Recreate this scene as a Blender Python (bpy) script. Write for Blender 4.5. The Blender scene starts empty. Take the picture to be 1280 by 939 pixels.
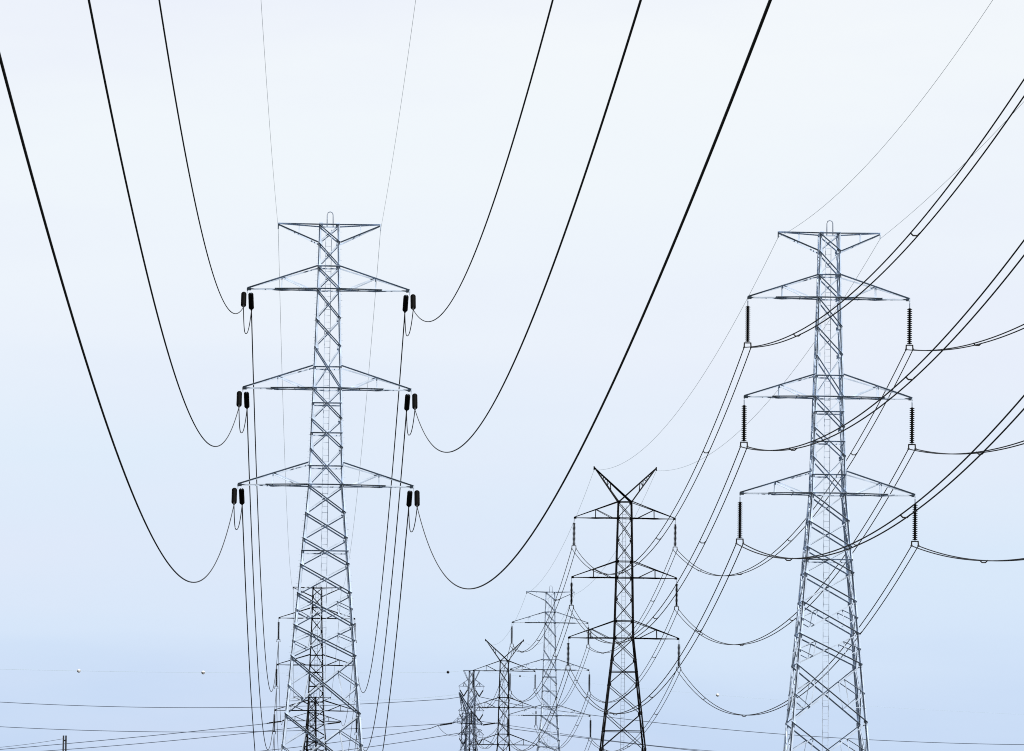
import bpy, math, random
from mathutils import Vector, Matrix

scene = bpy.context.scene
COL = scene.collection
R = math.radians
random.seed(7)

# ------------------------------------------------------------------ camera
FPX, W, H = 7200.0, 1280.0, 939.0          # focal length in photo pixels
PITCH, ROLL, EYE = 0.0915, R(0.63), 1.7
cam = bpy.data.cameras.new('camera')
cam.sensor_fit = 'HORIZONTAL'
cam.sensor_width = 36.0
cam.lens = 36.0 * FPX / W
cam.clip_start, cam.clip_end = 1.0, 30000.0
cam_o = bpy.data.objects.new('camera', cam)
COL.objects.link(cam_o)
cam_o.location = (0, 0, EYE)
cam_o.matrix_world = (Matrix.Translation((0, 0, EYE)) @ Matrix.Rotation(math.pi / 2 + PITCH, 4, 'X')
                      @ Matrix.Rotation(ROLL, 4, 'Z'))
scene.camera = cam_o

# ------------------------------------------------------------------ sky, sun, exposure
SUN_EL, SUN_AZ = R(46), R(145)             # azimuth clockwise from +Y: behind the camera, to the right
world = bpy.data.worlds.new('World')
scene.world = world
world.use_nodes = True
nt = world.node_tree
nt.nodes.clear()
N = nt.nodes.new
out = N('ShaderNodeOutputWorld')
sky = N('ShaderNodeTexSky')
sky.sky_type = 'NISHITA'
sky.sun_disc = False
sky.sun_elevation, sky.sun_rotation = SUN_EL, SUN_AZ
sky.air_density, sky.dust_density = 1.0, 2.0
bg1 = N('ShaderNodeBackground'); bg1.inputs['Strength'].default_value = 0.1
nt.links.new(sky.outputs[0], bg1.inputs['Color'])
# a thin even overcast sheet over the blue: whiter the higher one looks, faint soft streaks
tc = N('ShaderNodeTexCoord')
sep = N('ShaderNodeSeparateXYZ'); nt.links.new(tc.outputs['Generated'], sep.inputs[0])
mp = N('ShaderNodeMapping'); mp.inputs['Scale'].default_value = (9, 9, 55)
nt.links.new(tc.outputs['Generated'], mp.inputs[0])
nz = N('ShaderNodeTexNoise'); nz.inputs['Scale'].default_value = 1.0; nz.inputs['Detail'].default_value = 4
nt.links.new(mp.outputs[0], nz.inputs['Vector'])
ma = N('ShaderNodeMath'); ma.operation = 'MULTIPLY_ADD'
ma.inputs[1].default_value = 0.026; ma.inputs[2].default_value = -0.013
nt.links.new(nz.outputs['Fac'], ma.inputs[0])
ad = N('ShaderNodeMath'); ad.operation = 'ADD'
nt.links.new(sep.outputs['Z'], ad.inputs[0]); nt.links.new(ma.outputs[0], ad.inputs[1])
sc_ = N('ShaderNodeMath'); sc_.operation = 'DIVIDE'; sc_.inputs[1].default_value = 0.25
nt.links.new(ad.outputs[0], sc_.inputs[0])
ramp = N('ShaderNodeValToRGB'); nt.links.new(sc_.outputs[0], ramp.inputs[0])
def lin(c):
    return tuple((v / 255 / 12.92) if v / 255 < .04045 else ((v / 255 + .055) / 1.055) ** 2.4 for v in c) + (1,)
stops = [(0.02, (194, 215, 246)), (0.033, (202, 222, 250)), (0.047, (216, 233, 254)), (0.068, (223, 238, 254)),
         (0.097, (238, 245, 255)), (0.128, (244, 250, 255)), (0.155, (248, 252, 255)), (0.25, (250, 253, 255))]
cr = ramp.color_ramp
for i, (z, c) in enumerate(stops):
    e = cr.elements[i] if i < 2 else cr.elements.new(z / .25)
    e.position = z / .25; e.color = lin(c)
# broad lavender patches in the cloud sheet
mp2 = N('ShaderNodeMapping'); mp2.inputs['Scale'].default_value = (7, 7, 30); mp2.inputs['Location'].default_value = (3.1, 1.7, .4)
nt.links.new(tc.outputs['Generated'], mp2.inputs[0])
nz2 = N('ShaderNodeTexNoise'); nz2.inputs['Scale'].default_value = 1.0; nz2.inputs['Detail'].default_value = 6
nt.links.new(mp2.outputs[0], nz2.inputs['Vector'])
pr = N('ShaderNodeMapRange'); pr.inputs['From Min'].default_value = .42; pr.inputs['From Max'].default_value = .72
pr.inputs['To Min'].default_value = 0; pr.inputs['To Max'].default_value = .55
nt.links.new(nz2.outputs['Fac'], pr.inputs['Value'])
lav = N('ShaderNodeMix'); lav.data_type = 'RGBA'
nt.links.new(pr.outputs['Result'], lav.inputs['Factor']); nt.links.new(ramp.outputs[0], lav.inputs['A'])
lav.inputs['B'].default_value = lin((231, 236, 253))
# sheet bright ahead; behind the camera it is unseen, dimmed to deepen shade on steel
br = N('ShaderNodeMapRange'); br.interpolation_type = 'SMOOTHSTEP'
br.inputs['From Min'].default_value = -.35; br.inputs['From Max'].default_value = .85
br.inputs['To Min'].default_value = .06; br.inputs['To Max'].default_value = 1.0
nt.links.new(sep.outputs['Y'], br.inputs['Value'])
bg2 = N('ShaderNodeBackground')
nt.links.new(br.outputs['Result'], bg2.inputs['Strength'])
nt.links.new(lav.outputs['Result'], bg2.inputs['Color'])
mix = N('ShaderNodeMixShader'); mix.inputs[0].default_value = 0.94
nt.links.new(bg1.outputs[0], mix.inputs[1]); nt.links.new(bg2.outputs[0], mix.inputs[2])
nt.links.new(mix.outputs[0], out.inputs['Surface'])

sun = bpy.data.lights.new('sun', 'SUN')
sun.energy, sun.angle, sun.color = 5.0, R(3), (1.0, 0.97, 0.93)
sun_o = bpy.data.objects.new('sun', sun); COL.objects.link(sun_o)
sd = Vector((math.sin(SUN_AZ) * math.cos(SUN_EL), math.cos(SUN_AZ) * math.cos(SUN_EL), math.sin(SUN_EL)))
sun_o.rotation_euler = sd.to_track_quat('Z', 'Y').to_euler()
sun_o.location = sd * 500

vs = scene.view_settings
vs.view_transform, vs.look, vs.exposure, vs.gamma, vs.use_curve_mapping = 'Standard', 'None', 0.0, 1.0, False
scene.cycles.use_denoising = False
scene.cycles.filter_width = 1.0
scene.cycles.max_bounces = 4

# ------------------------------------------------------------------ helpers
def at(px, py, Y):
    """the point of the place at distance Y that the photograph shows at pixel px, py"""
    x, y = px - W / 2, py - H / 2
    cr_, sr = math.cos(ROLL), math.sin(ROLL)
    u, w = (x * cr_ + y * sr) / FPX, -(-x * sr + y * cr_) / FPX
    c, s = math.cos(PITCH), math.sin(PITCH)
    d = Vector((u, c - w * s, s + w * c)) * (Y / (c - w * s))
    return Vector((d.x, d.y, d.z + EYE))

def mat(name, col, metallic=0.0, rough=0.6, var=0.25, scale=1.5, spec=0.3):
    m = bpy.data.materials.new(name); m.use_nodes = True
    t = m.node_tree; b = t.nodes['Principled BSDF']
    co = t.nodes.new('ShaderNodeTexCoord')
    n = t.nodes.new('ShaderNodeTexNoise'); n.inputs['Scale'].default_value = scale; n.inputs['Detail'].default_value = 5
    t.links.new(co.outputs['Object'], n.inputs['Vector'])
    r = t.nodes.new('ShaderNodeValToRGB')
    r.color_ramp.elements[0].position, r.color_ramp.elements[1].position = .3, .7
    r.color_ramp.elements[0].color = tuple(v * (1 - var) for v in col) + (1,)
    r.color_ramp.elements[1].color = tuple(min(1, v * (1 + var)) for v in col) + (1,)
    t.links.new(n.outputs['Fac'], r.inputs[0]); t.links.new(r.outputs[0], b.inputs['Base Color'])
    b.inputs['Metallic'].default_value = metallic; b.inputs['Roughness'].default_value = rough
    b.inputs['Specular IOR Level'].default_value = spec
    return m
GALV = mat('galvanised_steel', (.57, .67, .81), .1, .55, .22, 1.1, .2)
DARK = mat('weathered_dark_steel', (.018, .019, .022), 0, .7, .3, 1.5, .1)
BLUEGREY = mat('blue_grey_steel', (.09, .12, .18), 0, .7, .3, 1.5, .1)  # blue-grey steel of the sideways pylon, lighter than the other dark pylons
DULL = mat('dull_galvanised_steel', (.16, .20, .27), .1, .6, .2)
PORC = mat('dark_porcelain', (.006, .006, .006), 0, .5, .2, 1.5, .06)
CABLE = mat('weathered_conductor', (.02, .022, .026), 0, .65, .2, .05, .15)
FARC = mat('hazed_conductor', (.075, .10, .15), .1, .6, .15, .05)  # distance haze painted into the far cables as a lighter blue-grey
STRAND = mat('galvanised_earth_wire', (.55, .70, .80), .1, .6, .15, .05)
FIT = mat('blackened_fitting', (.02, .02, .021), .3, .5)
LINK = mat('galvanised_link', (.34, .40, .50), .2, .5)
WHITE = mat('white_marker_paint', (.85, .85, .85), 0, .4, .05)
REDP = mat('dark_marker_paint', (.02, .02, .025), 0, .5, .1)
TIMBER = mat('tarred_pole', (.05, .055, .065), 0, .8, .3)
GRASS = mat('grass_and_earth', (.034, .036, .030), 0, .95, .5, .02, .1)

class MB:
    def __init__(s): s.v, s.f = [], []
    def add(s, vs_, fs):
        o = len(s.v); s.v += [tuple(p) for p in vs_]; s.f += [[i + o for i in f] for f in fs]
    def hooded(s, p0, p1, w, a, t, b, deep):  # flange made deeper than a real one to shade the plate
        """unequal angle: the plate of width w along a, the standing flange 'deep' along b"""
        d = (p1 - p0).normalized()
        a = (a - d * a.dot(d)).normalized()
        b = (b - d * b.dot(d)); b = (b - a * b.dot(a)).normalized()
        s.prism(p0, p1, [Vector(), a * w, a * w + b * t, a * t + b * t, a * t + b * deep, b * deep])
    def prism(s, p0, p1, sec, closed=True):
        """sec: list of offset vectors; a straight bar of that section"""
        n = len(sec)
        s.add([p0 + q for q in sec] + [p1 + q for q in sec],
              [[i, (i + 1) % n, (i + 1) % n + n, i + n] for i in range(n)] + [list(range(n))[::-1], list(range(n, 2 * n))])
    def angle(s, p0, p1, w, a, t=.014, b=None):
        """an L section: one flange along a, the other along b, heel on the line"""
        d = (p1 - p0).normalized()
        a = (a - d * a.dot(d)).normalized()
        b = (b - d * b.dot(d)); b = (b - a * b.dot(a)).normalized()
        s.prism(p0, p1, [Vector(), a * w, a * w + b * t, a * t + b * t, a * t + b * w, b * w])
    def tube(s, pts, r, n=6, cap=True):
        rings = []
        for i, p in enumerate(pts):
            d = (pts[min(i + 1, len(pts) - 1)] - pts[max(i - 1, 0)]).normalized()
            u = d.cross(Vector((0, 0, 1)) if abs(d.z) < .95 else Vector((1, 0, 0))).normalized(); w = u.cross(d)
            rings.append([p + (u * math.cos(6.28318 * k / n) + w * math.sin(6.28318 * k / n)) * r for k in range(n)])
        fs = []
        for i in range(len(pts) - 1):
            for k in range(n):
                fs.append([i * n + k, i * n + (k + 1) % n, (i + 1) * n + (k + 1) % n, (i + 1) * n + k])
        if cap: fs += [list(range(n))[::-1], [(len(pts) - 1) * n + k for k in range(n)]]
        s.add([q for rg in rings for q in rg], fs)
    def lathe(s, prof, n=12):
        """prof: (radius, z) from top to bottom round the z axis"""
        vs_ = [Vector((r * math.cos(6.28318 * k / n), r * math.sin(6.28318 * k / n), z)) for r, z in prof for k in range(n)]
        fs = [[i * n + k, (i + 1) * n + k, (i + 1) * n + (k + 1) % n, i * n + (k + 1) % n] for i in range(len(prof) - 1) for k in range(n)]
        s.add(vs_, fs + [list(range(n)), [(len(prof) - 1) * n + k for k in range(n)][::-1]])
    def box(s, c, x, y, z):
        s.prism(c - Vector((0, 0, z / 2)), c + Vector((0, 0, z / 2)),
                [Vector((-x / 2, -y / 2, 0)), Vector((x / 2, -y / 2, 0)), Vector((x / 2, y / 2, 0)), Vector((-x / 2, y / 2, 0))])
    def build(s, name, m, parent=None, smooth=False, loc=None):
        me = bpy.data.meshes.new(name); me.from_pydata(s.v, [], s.f); me.update()
        me.materials.append(m)
        if smooth: me.polygons.foreach_set('use_smooth', [True] * len(me.polygons))
        o = bpy.data.objects.new(name, me); COL.objects.link(o)
        if parent: o.parent = parent
        if loc: o.location = loc
        return o

def tag(o, label=None, cat=None, group=None, kind=None):
    if label: o['label'] = label
    if cat: o['category'] = cat
    if group: o['group'] = group
    if kind: o['kind'] = kind
    return o
def empty(name, loc=(0, 0, 0), rz=0.0):
    o = bpy.data.objects.new(name, None); COL.objects.link(o)
    o.location = loc; o.rotation_euler = (0, 0, rz)
    return o
def copy_tree(o, parent=None):
    c = o.copy(); COL.objects.link(c); c.parent = parent
    for ch in list(o.children): copy_tree(ch, c)
    return c
V = Vector
X, Y_, Z = V((1, 0, 0)), V((0, 1, 0)), V((0, 0, 1))

# ------------------------------------------------------------------ ground
g = MB(); S, n = 9000, 40
g.add([V((-S + 2 * S * i / n, -S + 2 * S * j / n, 0)) for j in range(n + 1) for i in range(n + 1)],
      [[j * (n + 1) + i, j * (n + 1) + i + 1, (j + 1) * (n + 1) + i + 1, (j + 1) * (n + 1) + i] for j in range(n) for i in range(n)])
tag(g.build('ground', GRASS), 'flat grassy ground under the pylons', 'ground', kind='structure')

# ------------------------------------------------------------------ lattice towers
def lerp(tab, z):
    for (z0, w0), (z1, w1) in zip(tab, tab[1:]):
        if z <= z0 and z >= z1: return w0 + (w1 - w0) * (z0 - z) / (z0 - z1)
    return tab[0][1] if z > tab[0][0] else tab[-1][1]

SPEC_T = dict(nodes=[20.5, 19.1, 17.2, 15.42, 13.1, 10.9, 7.6, 5.2, 2.9, 0, -2.2, -4.2, -6.25, -8.5, -11, -13.4, -17.9, -22.8, -28.2, -34.5],
              width=[(20.5, 1.65), (15.42, 1.85), (7.6, 2.25), (0, 2.8), (-34.5, 8.8)],
              arms=[(15.42, 17.2, 6.37), (7.6, 9.35, 6.6), (0, 1.72, 6.87)],
              horiz=[20.5, 17.2, 15.42, 9.25, 7.6, 6.4, 4.05, 1.45, 0, -5.22], redund=[-8.5, -11, -13.4, -17.9, -22.8], leg=.21, dark='\\')
SPEC_Y = dict(nodes=[17.5, 15.4, 12.6, 9.85, 7.75, 5.0, 2.2, 0, -2.77, -5.95, -9.6, -14.2, -20, -27, -36],
              width=[(17.5, 1.85), (15.4, 1.95), (7.75, 2.2), (0, 2.6), (-36, 10.6)],
              arms=[(15.4, 17.5, 6.5), (7.75, 9.85, 6.75), (0, 2.2, 7.1)],
              horiz=[17.5, 15.4, 9.85, 7.75, 2.2, 0, -4.3, -11.9], redund=[-14.2], leg=.175, dark='/')

def body_corner(sp, z, sx, sy):
    w = lerp(sp['width'], z) / 2
    return V((sx * w, sy * w, z))

def make_tower(name, sp, m, base, peak):
    root = empty(name)
    c = lambda z, sx, sy: body_corner(sp, z, sx, sy)
    nodes = [z for z in sp['nodes'] if z > base + 2] + [base]
    # legs, each with its step bolts
    for sx in (-1, 1):
        for sy in (-1, 1):
            b = MB()
            brk = [nodes[0], 15.3, 0, base - .6]
            for z0, z1 in zip(brk, brk[1:]):
                b.angle(c(z0, sx, sy), c(z1, sx, sy), sp['leg'] * (1 if z1 > -1 else 1.12), V((-sx, 0, 0)), .02, V((0, -sy, 0)))
            # starred legs: a rib added mid front plate to shade half of it
            for z0, z1 in zip(brk, brk[1:]):
                hv = 1 if z0 < 1 else .75
                o_ = V((-sx * sp['leg'] * .5, 0, 0)); p0, p1 = c(z0, sx, sy) + o_, c(z1, sx, sy) + o_
                b.prism(p0, p1, [V((-.006, -.16 * hv, 0)), V((.006, -.16 * hv, 0)), V((.006, -.001, 0)), V((-.006, -.001, 0))])
            if sx * sy > 0:
                z = nodes[0] - .4
                while z > base + 2:
                    q = c(z, sx, sy); b.tube([q, q + V((sx * .15, 0, 0))], .011, 4)
                    q = c(z - .22, sx, sy); b.tube([q, q + V((0, sy * .15, 0))], .011, 4)
                    z -= .45
            b.build('leg', m, root)
    # bracing of the four faces
    for face in range(4):
        b = MB()
        # corner pair of the face (l, r), its outward normal, and the direction "up in the face"
        l, r, nrm = [((-1, -1), (1, -1), V((0, -1, 0))), ((-1, 1), (1, 1), V((0, 1, 0))),
                     ((-1, 1), (-1, -1), V((-1, 0, 0))), ((1, -1), (1, 1), V((1, 0, 0)))][face]
        fb = face < 2
        def member(p0, p1, w, hood):
            # hood: the deepened, shading flange sits on the upper edge towards -Y (or outwards on side faces), else below, inwards
            d = (p1 - p0).normalized(); up = Z - d * Z.dot(d)
            o = V((0, -1, 0)) if fb else nrm
            if hood: b.hooded(p0 + up.normalized() * w / 2, p1 + up.normalized() * w / 2, w, -up, .012, o, w * 2.0)
            else: b.angle(p0 - up.normalized() * w / 2 - o * .03, p1 - up.normalized() * w / 2 - o * .03, w, up, .012, -o)
        for i in range(len(nodes) - 1):
            z0, z1 = nodes[i], nodes[i + 1]
            big = z0 <= 0
            wd, wl = (.1, .085) if big else (.088, .075)
            if peak == 'vee': wd, wl = .09, .07
            L0, R0, L1, R1 = c(z0, *l), c(z0, *r), c(z1, *l), c(z1, *r)
            ins = nrm * .03
            hd = sp['dark'] == '\\'
            if fb:
                member(L0 + nrm * .012, R1 + nrm * .012, wd, hd)
                member(R0 - ins, L1 - ins, wd if not hd else wl, (not hd) or face == 1)
            else:
                member(L0 + nrm * .012, R1 + nrm * .012, wl, False)
                member(R0 - ins, L1 - ins, wl, False)
            if z0 in sp['redund']:
                for A0, A1, B0, B1 in ((L0, L1, R1, R0), (R0, R1, L1, L0)):
                    mid = (A0 + A1) / 2
                    q1 = A0 + (B0 - A0) * .26; q2 = A1 + (B1 - A1) * .26
                    lft = A0 is L0
                    member(mid, q2, .065, fb and lft); member(mid, q1, .065, fb and not lft)
                    b.angle(q1, q2, .06, X if fb else Y_, .01, -nrm)
                    if z0 < -13: member((mid + A1) / 2, q2, .06, False)
            # gusset plates where the members meet the legs
            if fb:
                for P, sg in ((L0, 1), (R0, -1)):
                    b.box(P + V((sg * .17, nrm.y * .028, -.02)), .3, .014, .34)
        for z in sp['horiz']:
            if z > base:
                member(c(z, *l) + nrm * .02, c(z, *r) + nrm * .02, .1, fb and face == 0)
        b.build('face_bracing', m, root)
    # cross arms
    for zb, zt, xt in sp['arms']:
        for s in (-1, 1):
            b = MB()
            tip = V((s * xt, 0, zb))
            ch = []
            for sy in (-1, 1):
                p = c(zb, s, sy)
                up = Z
                pe, te = p + V((0, 0, .05)), tip + V((0, sy * .06, .05)); pk = pe.lerp(te, .66 + .06 * sy)
                b.hooded(pe, pk, .085, -Z, .014, V((0, -1, 0)), .25)
                b.angle(pk + V((0, 0, -.1)), te + V((0, 0, -.1)), .085, Z, .012, V((0, 1, 0)))
                q = c(zt, s, sy)
                pm, qm = p.lerp(tip, .5), q.lerp(tip, .5)
                b.angle(pm, qm, .07, X * s, .01, V((0, -sy, 0)))
                b.angle(qm, p.lerp(tip, .12), .08, Z, .01, V((0, -1 if s < 0 else 1, 0)))
                ch.append((p, pm, q, qm))
            (p0, m0, q0, n0), (p1, m1, q1, n1) = ch
            for a_, b_ in ((p0, m1), (m1, p0.lerp(tip, .75)), (m0, m1), (n0, n1), (p1.lerp(tip, .25), p0.lerp(tip, .25))):
                b.angle(a_ + V((0, 0, -.02)), b_ + V((0, 0, -.02)), .07, V((0, 0, -1)), .01, X * s)
            b.box(tip + V((-s * .12, 0, -.02)), .34, .1, .22)
            b.tube([tip + V((0, 0, -.1)), tip + V((0, 0, -.34))], .035, 6)
            arm = b.build('cross_arm', m, root)
            for sy in (-1, 1):
                t_ = MB(); q = c(zt, s, sy)
                up = Z
                if sy < 0: t_.hooded(q + V((0, 0, .06)), tip + V((0, sy * .06, .1)), .095, -Z, .012, V((0, -1, 0)), .22)
                else: t_.angle(q - V((0, 0, .06)), tip + V((0, sy * .06, .02)), .10, Z, .012, V((0, 1, 0)))
                t_.build('top_chord', m, arm)
    # peaks that carry the earth wires
    zt = nodes[0]
    for s in (-1, 1):
        b = MB()
        if peak == 'bar':
            tip = V((s * 4.0, 0, zt + .12)); zl = nodes[1]
            for sy in (-1, 1):
                p, q = c(zt, s, sy), c(zl, s, sy)
                b.angle(p + V((0, 0, .05)), tip + V((0, sy * .05, .05)), .1, -Z, .012, V((0, -1, 0)))
                b.hooded(q + V((0, 0, .06)), tip + V((0, sy * .05, -.02)), .12, -Z, .012, V((0, -1 if sy < 0 else 1, 0)), .24 if sy < 0 else .1)
                b.angle(p.lerp(tip, .5), q.lerp(tip, .5), .07, X, .01, V((0, -sy, 0)))
            b.angle(c(zt, s, -1).lerp(tip, .5), c(zt, s, 1).lerp(tip, .5), .07, X, .01, Z)
            b.box(tip + V((s * .02, 0, -.2)), .09, .09, .5)
        else:
            tip = V((s * 4.0, 0, zt + 4.4))
            for sy in (-1, 1):
                pi, po = c(zt, -s, sy), c(zt, s, sy)
                b.angle(pi, tip + V((-s * .05, sy * .05, .05)), .17, -Z, .014, V((0, -1, 0)))
                b.angle(po, tip + V((s * .05, sy * .05, 0)), .15, -X * s, .014, V((0, -sy, 0)))
                last = None
                for f in (.3, .45, .6, .75, .88):
                    u_, w_ = po.lerp(tip, f), pi.lerp(tip, f * .55 + .42)
                    b.angle(u_, w_, .07, Z, .01, V((0, -sy, 0)))
                    if last: b.angle(last, u_, .06, Z, .01, V((0, -sy, 0)))
                    last = w_
            b.box(tip + V((0, 0, -.1)), .16, .16, .5)
        b.build('earth_wire_peak', m, root)
    # ladder inside the body, hoop at its head
    b = MB()
    for x in (-.22, .22):
        b.tube([V((x - .05, .25, zt - .3)), V((x - .05, .25, base))], .022, 5)
    z = zt - .6
    while z > base + .3:
        b.tube([V((-.27, .25, z)), V((.17, .25, z))], .014, 4); z -= .5
    b.build('ladder', DULL if m is DARK else m, root)
    if peak == 'bar':
        b = MB()
        b.tube([V((.05 + x, 0, zt + z_)) for x, z_ in ((-.24, -.1), (-.23, .85), (-.17, 1.02), (0, 1.1), (.17, 1.02), (.23, .85), (.24, -.1))], .045, 6)
        b.build('lifting_hoop', LINK, root, True)
    return root

SLOPE = 0.0341                              # both lines run along (-SLOPE, 1)
YAW = math.atan(SLOPE)
def place(root, px, py, Yd, yaw=YAW):
    p = at(px, py, Yd); root.location = p; root.rotation_euler = (0, 0, yaw); return root

galv = make_tower('transmission_tower', SPEC_T, GALV, -34.5, 'bar')
TG = 'lattice pylons carrying the power lines'
left = place(galv, 407.3, 607.2, 450)
tag(left, 'tall pale steel single-cable pylon with short fat black insulator pairs', 'pylon', TG)
right = place(copy_tree(galv), 1034.6, 618, 450)
tag(right, 'tall pale steel twin-cable pylon with long ribbed insulators under its arms', 'pylon', TG)
pale = place(copy_tree(galv), 686.6, 894.6, 958)
tag(pale, 'small faint pale lattice pylon overlapped by cables of the black V-peaked pylon', 'pylon', TG)
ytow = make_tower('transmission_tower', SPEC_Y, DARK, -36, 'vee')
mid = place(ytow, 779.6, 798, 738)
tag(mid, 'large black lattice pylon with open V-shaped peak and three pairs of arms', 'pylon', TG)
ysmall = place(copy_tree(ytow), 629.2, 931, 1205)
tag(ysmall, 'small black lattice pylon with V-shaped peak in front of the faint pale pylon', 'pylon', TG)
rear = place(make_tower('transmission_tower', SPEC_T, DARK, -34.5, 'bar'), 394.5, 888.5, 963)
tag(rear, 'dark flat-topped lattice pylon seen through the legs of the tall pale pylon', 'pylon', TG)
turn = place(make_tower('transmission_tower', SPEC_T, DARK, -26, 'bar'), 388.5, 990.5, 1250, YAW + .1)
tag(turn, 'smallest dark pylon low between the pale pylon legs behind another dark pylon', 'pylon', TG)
cross = place(make_tower('transmission_tower', SPEC_Y, BLUEGREY, -26, 'vee'), 583.5, 993.5, 1250, R(62))
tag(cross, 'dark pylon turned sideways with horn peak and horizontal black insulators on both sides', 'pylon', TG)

def wpt(root, v):                            # a tower's own point in the place
    return Matrix.Translation(root.location) @ Matrix.Rotation(root.rotation_euler.z, 4, 'Z') @ V(v)

# narrow tower with V-strings
def make_narrow():
    root = empty('transmission_tower')
    z_arm = [0, 6.3, 12.6]
    hw = lambda z: .65 if z > 14 else (.65 + (14 - z) * .045 if z > 0 else 1.28 + (-z) * .07)
    base = -45.0
    for sx in (-1, 1):
        for sy in (-1, 1):
            b = MB()
            for z0, z1 in ((16.7, 0), (0, base)):
                b.angle(V((sx * hw(z0), sy * hw(z0), z0)), V((sx * hw(z1), sy * hw(z1), z1)), .22, V((-sx, 0, 0)), .02, V((0, -sy, 0)))
            b.build('leg', DULL, root)
    for (ax, sg) in ((0, -1), (0, 1), (1, -1), (1, 1)):
        b = MB(); z = 16.7
        while z > base:
            h = 2.1 if z > 0 else 3.6
            z1 = max(base, z - h)
            for s in (-1, 1):
                q0 = V((s * hw(z), sg * hw(z), z)); q1 = V((-s * hw(z1), sg * hw(z1), z1))
                if ax: q0, q1 = V((q0.y, q0.x, q0.z)), V((q1.y, q1.x, q1.z))
                b.angle(q0, q1, .11, Z, .012, V((0, -1, 0)) if not ax else V((sg, 0, 0)))
            z = z1
        b.build('face_bracing', DULL, root)
    for z in z_arm:
        for s in (-1, 1):
            b = MB(); tip = V((s * 3.4, 0, z))
            for sy in (-1, 1):
                b.angle(V((s * hw(z), sy * hw(z), z)), tip, .13, Z, .014, V((0, -1, 0)))
                b.angle(V((s * hw(z + 2), sy * hw(z + 2), z + 2)), tip, .11, Z, .014, V((0, -1, 0)))
                b.angle(V((s * 2.2, sy * .4, z)), V((s * 2.0, sy * .45, z + 1.1)), .1, X, .012, Y_)
                b.angle(V((s * 2.0, sy * .45, z + 1.1)), V((s * 1.2, sy * hw(z), z)), .1, Z, .012, Y_)
            b.build('cross_arm', DULL, root)
    b = MB()
    for sy in (-1, 1): b.angle(V((-2.1, sy, 16.7)), V((2.1, sy, 16.7)), .16, Z, .014, V((0, -sy, 0)))
    for s in (-1, 1):
        b.angle(V((s * 2.1, -1, 16.7)), V((s * 2.1, 1, 16.7)), .16, Z, .014, X)
        for sy in (-1, 1): b.angle(V((s * 2.1, sy, 16.7)), V((s * .65, sy * .65, 13.6)), .12, Z, .012, V((0, -sy, 0)))
    b.build('top_bar', DULL, root)
    return root
narrow = place(make_narrow(), 588.7, 919, 1500, R(8))
tag(narrow, 'slender distant lattice pylon with flat top bar and V-shaped insulators', 'pylon', TG)

# ------------------------------------------------------------------ insulators
def disc_profile(nd, pitch, rd, rc, z0):
    pr = [(rc * .8, z0)]
    for i in range(nd):
        z = z0 - i * pitch
        pr += [(rc, z - pitch * .15), (rd * .8, z - pitch * .42), (rd, z - pitch * .62), (rd * .93, z - pitch * .72), (rc, z - pitch * .74)]
    pr.append((rc * .8, z0 - nd * pitch))
    return pr
def make_suspension():
    root = empty('insulator_string')
    b = MB(); b.tube([V((0, 0, -.3)), V((0, 0, -.72))], .05, 6); b.tube([V((-.05, 0, -.3)), V((.05, 0, -.3))], .04, 6)
    b.build('hanger_link', LINK, root)
    b = MB(); b.lathe(disc_profile(18, .158, .215, .085, -.68), 12); b.build('disc_stack', PORC, root, True)
    b = MB()
    b.box(V((0, 0, -3.6)), .56, .05, .09)
    for s in (-1, 1):
        b.prism(V((s * .25, -.03, -3.57)), V((s * .27, -.03, -3.95)), [V((-.05, 0, 0)), V((.05, 0, 0)), V((.05, .06, 0)), V((-.05, .06, 0))])
    y = b.build('yoke', FIT, root)
    for s in (-1, 1):
        b = MB(); b.tube([V((s * .27, -.3, -3.93)), V((s * .27, -.12, -3.96)), V((s * .27, .12, -3.96)), V((s * .27, .3, -3.93))], .07, 6)
        b.build('clamp', FIT, y)
    return root
SUSP = V((0, 0, -3.95))
susp0 = make_suspension(); susp_used = False
def suspension(root, tip, label):
    global susp_used
    o = copy_tree(susp0) if susp_used else susp0
    susp_used = True
    o.location = wpt(root, tip); o.rotation_euler = (0, 0, root.rotation_euler.z)
    tag(o, label, 'insulator', 'insulator strings hanging under the pylon arms')
    return o

TIER = ['top', 'middle', 'bottom']; SIDE = {-1: 'left', 1: 'right'}
PYL = {'left': 'the tall single-cable pylon', 'right': 'the tall twin-cable pylon', 'mid': 'the large V-peaked pylon',
       'pale': 'the faint pylon', 'ysmall': 'the small V-peaked pylon', 'rear': 'the dark flat-topped pylon'}
TOW = dict(left=left, right=right, mid=mid, pale=pale, ysmall=ysmall, rear=rear)
def arm_tip(key, k, s):
    sp = SPEC_Y if key in ('mid', 'ysmall') else SPEC_T
    zb, zt, xt = sp['arms'][k]
    return V((s * xt, 0, zb))
def peak_tip(key, s):
    return V((s * 4.0, 0, 17.5 + 4.4 - .3)) if key in ('mid', 'ysmall') else V((s * 4.02, 0, 20.2))
LOOK = {'right': 'ribbed black insulator string', 'mid': 'slim black insulator string', 'pale': 'faint slim insulator string',
        'ysmall': 'tiny black insulator string', 'rear': 'thin dark insulator string'}
for key in ('right', 'mid', 'pale', 'ysmall', 'rear'):
    for k in range(3):
        for s in (-1, 1):
            suspension(TOW[key], arm_tip(key, k, s), '%s under the %s %s arm of %s' % (LOOK[key], TIER[k], SIDE[s], PYL[key]))

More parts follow.
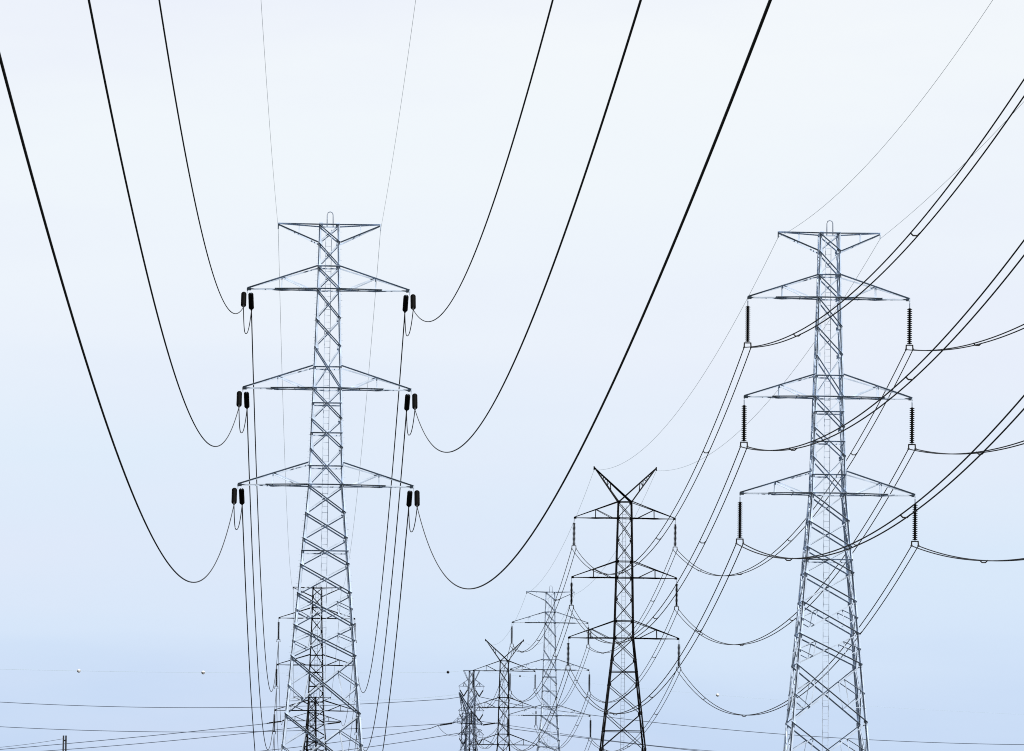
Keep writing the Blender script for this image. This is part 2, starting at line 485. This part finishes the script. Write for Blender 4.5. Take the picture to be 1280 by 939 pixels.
# tension strings: origin at the arm tip, string runs along local -Y and down
STR_L = 3.0
def make_tension(drop, rd):
    root = empty('insulator_string')
    dirv = V((0, -math.sqrt(STR_L ** 2 - drop ** 2), -drop)).normalized()
    rot = Z.rotation_difference(-dirv).to_matrix().to_4x4()
    top = V((0, -.12, -.36))
    b = MB(); b.tube([V((0, 0, -.3)), top], .05, 6); b.build('hanger_link', LINK, root)
    b = MB(); b.lathe(disc_profile(11, .245, rd, rd * .42, -.12), 14)
    st = b.build('disc_stack', PORC, root, True); st.matrix_basis = Matrix.Translation(top) @ rot
    b = MB(); b.tube([top + dirv * 2.82, top + dirv * 3.3], .07, 6); b.tube([top, top + dirv * .2], .07, 6)
    b.build('dead_end_clamp', FIT, root)
    if drop > 1.2:
        b = MB(); b.box(V((-.0, .02, -.36)), .16, .05, .1); b.build('yoke_bar', FIT, root)
    return root, top + dirv * 3.3
TENS = {}
def tension(p, rz, label, group, drop, splay=0.0):
    rz += splay
    o, TEND = TENS[drop] if drop in TENS else make_tension(drop, .215)
    if drop in TENS: o = copy_tree(o)
    else: TENS[drop] = (o, TEND)
    o.location = p; o.rotation_euler = (0, 0, rz); tag(o, label, 'insulator', group)
    return Matrix.Translation(p) @ Matrix.Rotation(rz, 4, 'Z') @ TEND
LEFT_NEAR, LEFT_FAR = {}, {}
for k in range(3):
    for s in (-1, 1):
        tip = arm_tip('left', k, s)
        where = 'of the pair at %s %s arm of %s' % (TIER[k], SIDE[s], PYL['left'])
        LEFT_NEAR[k, s] = tension(wpt(left, tip + V((s * .27, 0, 0))), YAW, 'fat black outer insulator ' + where, 'fat black tension insulators', 1.3, -s * R(.4))
        LEFT_FAR[k, s] = tension(wpt(left, tip - V((s * .27, 0, 0))), YAW + math.pi, 'fat black inner insulator ' + where, 'fat black tension insulators', .92, s * R(.6))
        # jumper loop from one dead end to the other
        a_, b_ = LEFT_NEAR[k, s], LEFT_FAR[k, s]
        j = MB(); pts = []
        for i in range(21):
            t = i / 20; q = a_.lerp(b_, t)
            pts.append(q - Z * (1.95 * (1 - abs(2 * t - 1) ** 2.6)) - V((.1, 0, 0)) * math.sin(t * math.pi))
        pts = [p - a_ for p in pts]
        j.tube(pts, .035, 6)
        o = j.build('jumper_cable', CABLE, None, True, a_)
        tag(o, 'narrow jumper cable loop below the %s %s arm of %s' % (TIER[k], SIDE[s], PYL['left']), 'cable', 'jumper loops under the insulator pairs')

# ------------------------------------------------------------------ wires
def wire(name, pts, r, m, label, group, parent=None, base=None, cat='cable'):
    b = MB(); base = base or pts[0]
    b.tube([p - base for p in pts], r, 6)
    o = b.build(name, m, parent, True, None if parent else base)
    if not parent: tag(o, label, cat, group)
    return o
def free_span(p, Y1, slope0, k, n=90, bx=SLOPE):
    """from p towards (and past) the camera: parabola known by its slope at p and its curvature"""
    pts = []
    for i in range(n + 1):
        t = (p.y - Y1) * i / n
        pts.append(V((p.x + bx * t, p.y - t, p.z - slope0 * t + k * t * t)))
    return pts
def hung(p, q, k, n=60):
    """between two supports, sagging by curvature k"""
    Ls = (q - p).to_2d().length
    return [p.lerp(q, i / n) - Z * (k * (i / n) * (1 - i / n) * Ls * Ls) for i in range(n + 1)]
def bundle(pts, label, group, r, gaps):
    root = empty('conductor_bundle', pts[0]); tag(root, label, 'cable', group)
    side = V((pts[-1] - pts[0]).to_2d().to_3d()).normalized().cross(Z)
    for s in (-1, 1):
        b = MB(); b.tube([p - pts[0] + side * (s * .27) for p in pts], r, 6); b.build('conductor', CABLE, root, True)
    # spacers at given distances along the run
    acc, i, L_ = 0.0, 0, [0.0]
    for a_, b_ in zip(pts, pts[1:]): L_.append(L_[-1] + (b_ - a_).length)
    for gdist in gaps:
        for a_ in range(len(pts) - 1):
            if L_[a_] <= gdist < L_[a_ + 1]:
                q = pts[a_].lerp(pts[a_ + 1], (gdist - L_[a_]) / (L_[a_ + 1] - L_[a_])) - pts[0]
                b = MB()
                b.tube([q + side * x + Z * z for x, z in ((-.3, .03), (-.24, -.02), (-.12, -.14), (.12, -.14), (.24, -.02), (.3, .03))], .05, 6)
                b.build('spacer', FIT, root)
                break
    return root

def seen_span(p, Y1, pts2, n=160, bx=SLOPE):
    """a span over the ground line of its circuit, slope and sag taken from two points of it in the photograph"""
    eq = []
    for px, py in pts2:
        d = at(px, py, 1.0); ax, az = d.x, d.z - EYE
        Yq = (p.x + bx * p.y) / (ax + bx); t = p.y - Yq
        eq.append((t, az * Yq + EYE - p.z))
    (t1, d1), (t2, d2) = eq
    k = (d1 / t1 - d2 / t2) / (t1 - t2); sl = k * t1 - d1 / t1
    return free_span(p, Y1, sl, k, n, bx)
SEEN_L = {(0, -1): ((254.5, 300), (199, 0)), (1, -1): ((271.7, 558), (111, 0)), (2, -1): ((243.4, 728), (0, 72)),
          (0, 1): ((600, 300), (691, 0)), (1, 1): ((560.4, 565.4), (801, 0)), (2, 1): ((587.2, 736.2), (963, 0))}
SEEN_R = {(0, -1): ((1148, 287), (1280, 110)), (1, -1): ((1145, 465), (1280, 310)), (2, -1): ((1134, 642), (1280, 503)),
          (0, 1): ((1227, 428), (1280, 408)), (1, 1): ((1228.5, 565), (1280, 553)), (2, 1): ((1232.6, 701), (1280, 699))}
KL, KR, KEL, KER = 2.70e-4, 4.406e-4, 1.024e-4, 2.36e-4
OFF = {(0, -1): .35, (0, 1): -.1}
for k in range(3):
    for s in (-1, 1):
        p = LEFT_NEAR[k, s]
        wire('conductor', seen_span(p, -80, SEEN_L[k, s]), .033, CABLE,
             'thick black cable sweeping overhead from the %s %s arm of %s' % (TIER[k], SIDE[s], PYL['left']), 'single cables passing overhead')
        q = wpt(rear, arm_tip('rear', k, s) + SUSP)
        wire('conductor', hung(LEFT_FAR[k, s], q, KL, 90), .045, CABLE,
             'thin black cable dipping behind %s from its %s %s arm' % (PYL['left'], TIER[k], SIDE[s]), 'cables to the dark flat-topped pylon')
        e = wpt(turn, arm_tip('left', k, s))
        wire('conductor', hung(q, e, KL, 40), .04, CABLE,
             'distant cable running back from the %s %s arm of %s' % (TIER[k], SIDE[s], PYL['rear']), 'cables beyond the dark flat-topped pylon')
for s in (-1, 1):
    p = wpt(left, peak_tip('left', s))
    wire('earth_wire', free_span(p, -80, .0544, KEL, 90), .0095, STRAND,
         'thin pale wire rising overhead from the %s peak tip of %s' % (SIDE[s], PYL['left']), 'thin pale earth wires', cat='wire')
    q = wpt(rear, peak_tip('rear', s))
    wire('earth_wire', hung(p, q, KEL, 60), .014, STRAND,
         'very thin pale wire dropping behind %s from its %s peak tip' % (PYL['left'], SIDE[s]), 'thin pale earth wires', cat='wire')
    wire('earth_wire', hung(q, wpt(turn, peak_tip('left', s)), KEL, 30), .026, STRAND,
         'faint wire running back from the %s peak tip of %s' % (SIDE[s], PYL['rear']), 'thin pale earth wires', cat='wire')
order = ['right', 'mid', 'pale', 'ysmall']
for k in range(3):
    for s in (-1, 1):
        p = wpt(right, arm_tip('right', k, s) + SUSP)
        bundle(seen_span(p, 222, SEEN_R[k, s], 80), 'twin black cables climbing forward from %s %s arm of %s' % (TIER[k], SIDE[s], PYL['right']),
               'twin cables climbing towards the viewer', .042, (46.5, 126, 205))
        for a_, b_ in zip(order, order[1:]):
            q = wpt(TOW[b_], arm_tip(b_, k, s) + SUSP)
            L_ = (q - p).length
            bundle(hung(p, q, KR, 70), 'twin cables from %s %s arm of %s to %s' % (TIER[k], SIDE[s], PYL[a_], PYL[b_]),
                   'twin cables between the pylons', .042, [46 + (L_ - 92) * i / round((L_ - 92) / 70) for i in range(round((L_ - 92) / 70) + 1)])
            p = q
for s in (-1, 1):
    p = wpt(right, peak_tip('right', s))
    wire('earth_wire', seen_span(p, 222, {-1: ((1080, 210), (1241, 0)), 1: ((1197, 213), (1280, 127))}[s], 70), .013, STRAND,
         'very thin pale wire climbing forward from the %s peak tip of %s' % (SIDE[s], PYL['right']), 'thin pale earth wires', cat='wire')
    for a_, b_ in zip(order, order[1:]):
        q = wpt(TOW[b_], peak_tip(b_, s))
        wire('earth_wire', hung(p, q, KER, 40), .016, STRAND,
             'thin wire from %s peak tip of %s to %s' % (SIDE[s], PYL[a_], PYL[b_]), 'thin pale earth wires', cat='wire')
        p = q

# ------------------------------------------------------------------ the crossing lines far behind
def through(pp, Ya, n=40):
    """a hanging curve in a vertical plane, quadratic least squares through photo points at distance Ya"""
    P = [at(px, py, Ya) for px, py in pp]
    xs = [p.x for p in P]; x0 = sum(xs) / len(xs); sx = max(abs(x - x0) for x in xs)
    A = [[((p.x - x0) / sx) ** j for j in (0, 1, 2)] for p in P]
    M = Matrix([[sum(a[i] * a[j] for a in A) for j in range(3)] for i in range(3)])
    c_ = M.inverted() @ V([sum(a[i] * p.z for a, p in zip(A, P)) for i in range(3)])
    f = lambda x: c_[0] + c_[1] * (x - x0) / sx + c_[2] * ((x - x0) / sx) ** 2
    return [V((P[0].x + (P[-1].x - P[0].x) * i / n, Ya, 0)) for i in range(n + 1)], f
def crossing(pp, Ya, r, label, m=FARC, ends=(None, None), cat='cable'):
    pts, f = through(pp, Ya)
    pts = [V((p.x, p.y, f(p.x))) for p in pts]
    if ends[0]: pts = [ends[0]] + pts
    if ends[1]: pts = pts + [ends[1]]
    wire('conductor' if cat == 'cable' else 'earth_wire', pts, r, m, label, 'distant wires crossing behind the pylons', cat=cat)
    return pts, f
# V insulators of the slender pylon
v0 = None
VBOT = {}
for k, z in enumerate((12.6, 6.3, 0)):
    for s in (-1, 1):
        if v0 is None:
            v0 = empty('insulator_string')
            for d in (-1, 1):
                b = MB(); top, bot = V((d * 1.0, 0, -.9)), V((0, 0, -2.55))
                b.tube([V((d * 1.05, 0, -.1)), top], .06, 5); b.build('hanger_link', LINK, v0)
                b = MB(); dv = (bot - top).normalized()
                b.lathe(disc_profile(13, .145, .2, .13, 0), 10)
                o = b.build('disc_stack', PORC, v0, True)
                o.matrix_basis = Matrix.Translation(top) @ Z.rotation_difference(-dv).to_matrix().to_4x4()
            vo = v0
        else: vo = copy_tree(v0)
        vo.location = wpt(narrow, V((s * 2.05, 0, z))); vo.rotation_euler = (0, 0, narrow.rotation_euler.z)
        tag(vo, 'V-shaped insulator pair under the %s %s arm of the slender distant pylon' % (TIER[k], SIDE[s]), 'insulator', 'V insulators of the slender pylon')
        VBOT[k, s] = wpt(narrow, V((s * 2.05, 0, z - 2.6)))
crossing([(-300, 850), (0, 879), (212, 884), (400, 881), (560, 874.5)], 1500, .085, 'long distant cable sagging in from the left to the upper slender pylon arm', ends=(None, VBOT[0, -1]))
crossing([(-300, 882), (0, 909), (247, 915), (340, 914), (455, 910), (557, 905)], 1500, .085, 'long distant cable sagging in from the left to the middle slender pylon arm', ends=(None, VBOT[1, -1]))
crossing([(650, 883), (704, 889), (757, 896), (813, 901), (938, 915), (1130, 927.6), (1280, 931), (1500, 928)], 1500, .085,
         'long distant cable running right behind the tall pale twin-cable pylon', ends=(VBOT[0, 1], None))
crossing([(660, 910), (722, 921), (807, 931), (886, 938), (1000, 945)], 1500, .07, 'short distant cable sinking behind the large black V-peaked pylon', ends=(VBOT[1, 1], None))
# faint earth wire with marker balls
pl, fl = crossing([(-300, 826), (98, 839), (254, 840.5), (450, 841), (560, 840.5)], 1500, .034, 'faint distant wire carrying two white marker balls at left', STRAND,
                  (None, wpt(narrow, V((-2.1, 0, 16.8)))), 'wire')
pr, fr = crossing([(620, 842.5), (650, 845.4), (760, 855), (897, 869.5), (1050, 881), (1280, 893)], 1500, .018,
                  'faint distant wire carrying marker balls to the right of the slender pylon', STRAND, (wpt(narrow, V((2.1, 0, 16.8))), None), 'wire')
for (px, py, m_, rad, txt, fn) in ((98.5, 839, WHITE, .48, 'white marker ball on faint wire, farther out from the pale single-cable pylon', fl),
                               (254, 840.5, WHITE, .48, 'white marker ball on faint wire just left of the pale single-cable pylon', fl),
                               (560, 840.5, REDP, .38, 'dark marker ball on faint wire beside the top of the slender pylon', fl),
                               (650, 845.4, REDP, .24, 'small dark marker ball inside the arms of the small black V-peaked pylon', fr),
                               (897, 869.5, WHITE, .42, 'white marker ball on faint wire between the black V-peaked and twin-cable pylons', fr)):
    p = at(px, py, 1500); p.z = fn(p.x)
    root = empty('marker_ball', p); tag(root, txt, 'marker ball', 'marker balls on the faint wire')
    b = MB(); prof = [(max(.01, rad * math.sin(math.pi * i / 10)), rad * math.cos(math.pi * i / 10)) for i in range(11)]
    b.lathe(prof, 14); b.build('ball', m_, root, True)
    b = MB(); b.lathe([(rad * 1.03, .045), (rad * 1.06, .04), (rad * 1.06, -.04), (rad * 1.03, -.045)], 14); b.build('seam_band', FIT, root)

# level tension strings of the sideways pylon and of the turning pylon
side0 = None
def side_string(p, q, label):
    """a straight black string from p to q; one mesh kept, copies turned"""
    global side0
    if side0 is None:
        side0 = empty('insulator_string')
        b = MB(); b.lathe(disc_profile(18, .15, .2, .13, -.25), 10); b.build('disc_stack', PORC, side0, True)
        b = MB(); b.tube([V((0, 0, 0)), V((0, 0, -.3))], .06, 5); b.tube([V((0, 0, -2.9)), V((0, 0, -3.4))], .08, 5); b.build('end_fitting', FIT, side0)
        o = side0
    else: o = copy_tree(side0)
    d = (q - p).normalized()
    o.location = p; o.rotation_mode = 'QUATERNION'; o.rotation_quaternion = Z.rotation_difference(-d)
    tag(o, label, 'insulator', 'level black insulators of the crossing line')
    return p + d * 3.4
def tip_of(root, sp, k, s): return wpt(root, V((s * sp['arms'][k][2], 0, sp['arms'][k][0] - .15)))
cn, cf = tip_of(cross, SPEC_Y, 0, -1), tip_of(cross, SPEC_Y, 0, 1)
for (p, dx, dz, pp, lab, lab2) in (
        (cn, -1, -.16, [(538, 910.5), (500, 916.5), (455, 923.5), (400, 931), (300, 941), (100, 955)], 'level black insulator reaching left from the sideways dark pylon', 'distant cable sinking left from the level insulator of the sideways pylon'),
        (cf, 1, .16, [(640, 911.5), (704, 919), (760, 926), (860, 938), (960, 947)], 'tilted black insulator reaching right from the sideways dark pylon', 'distant cable sinking right from the tilted insulator of the sideways pylon')):
    e = side_string(p, p + V((dx, 0, dz)), lab)
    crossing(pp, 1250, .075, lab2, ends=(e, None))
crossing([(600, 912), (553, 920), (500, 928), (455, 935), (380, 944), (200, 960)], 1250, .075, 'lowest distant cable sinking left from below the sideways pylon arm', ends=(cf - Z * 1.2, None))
tl, tr = tip_of(turn, SPEC_T, 0, -1), tip_of(turn, SPEC_T, 0, 1)
for p, pp, lab, lab2 in (
        (tl, [(338, 904), (234, 915.5), (120, 926), (0, 937), (-200, 952)], 'level black insulator reaching out from the near arm of the smallest dark pylon', 'distant cable descending left from the smallest dark pylon, upper of two'),
        (tr, [(402, 906), (340, 912.5), (311, 916), (186, 929.6), (58, 938), (-150, 950)], 'level black insulator reaching inward from the right arm of the smallest dark pylon', 'distant cable descending left from the smallest dark pylon, lower of two')):
    e = side_string(p, p + V((-1, 0, -.14)), lab)
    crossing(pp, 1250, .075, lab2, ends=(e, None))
# jumper under the sideways pylon
for p, s, lab in ((cn, -1, 'slack jumper cable under the left arm of the sideways dark pylon'), (cf, 1, 'slack jumper cable under the right arm of the sideways dark pylon')):
    e = p + V((s * 3.4, 0, -.5)); q = p + V((-s * 3.0, 1, -.6))
    pts = [e.lerp(q, i / 16) - Z * 2.2 * (1 - (2 * i / 16 - 1) ** 2) for i in range(17)]
    wire('jumper_cable', pts, .05, CABLE, lab, 'slack jumpers of the sideways pylon')
# earth wires of the sideways pylon
for s, lab in ((-1, 'faint wire joining the horn of the sideways pylon to the smallest dark pylon'),):
    wire('earth_wire', hung(wpt(cross, V((s * 4, 0, 21.6))), wpt(turn, peak_tip('left', 1)), 3e-3, 30), .03, STRAND, lab, 'thin pale earth wires', cat='wire')

# ------------------------------------------------------------------ twin pole at the lower left
p = at(81, 919.5, 350)
root = empty('utility_pole', (p.x, p.y, 0)); tag(root, 'short dark twin utility pole standing alone at the lower left edge', 'pole')
for d in (-.075, .075):
    b = MB(); b.tube([V((d * 1.5, 0, 0)), V((d, 0, p.z))], .05, 8); b.build('post', TIMBER, root)
b = MB()
for z in (p.z - .3, p.z - 1.6, p.z - 4): b.box(V((0, 0, z)), .24, .08, .08)
b.build('cross_bolt', FIT, root)
a_ = V((p.x - .1, p.y, p.z - .2))
wire('service_wire', [a_.lerp(at(-120, 938, 350), i / 20) - Z * .25 * (1 - (2 * i / 20 - 1) ** 2) for i in range(21)], .012, CABLE,
     'thin service wire running left from the twin utility pole', None, cat='wire')
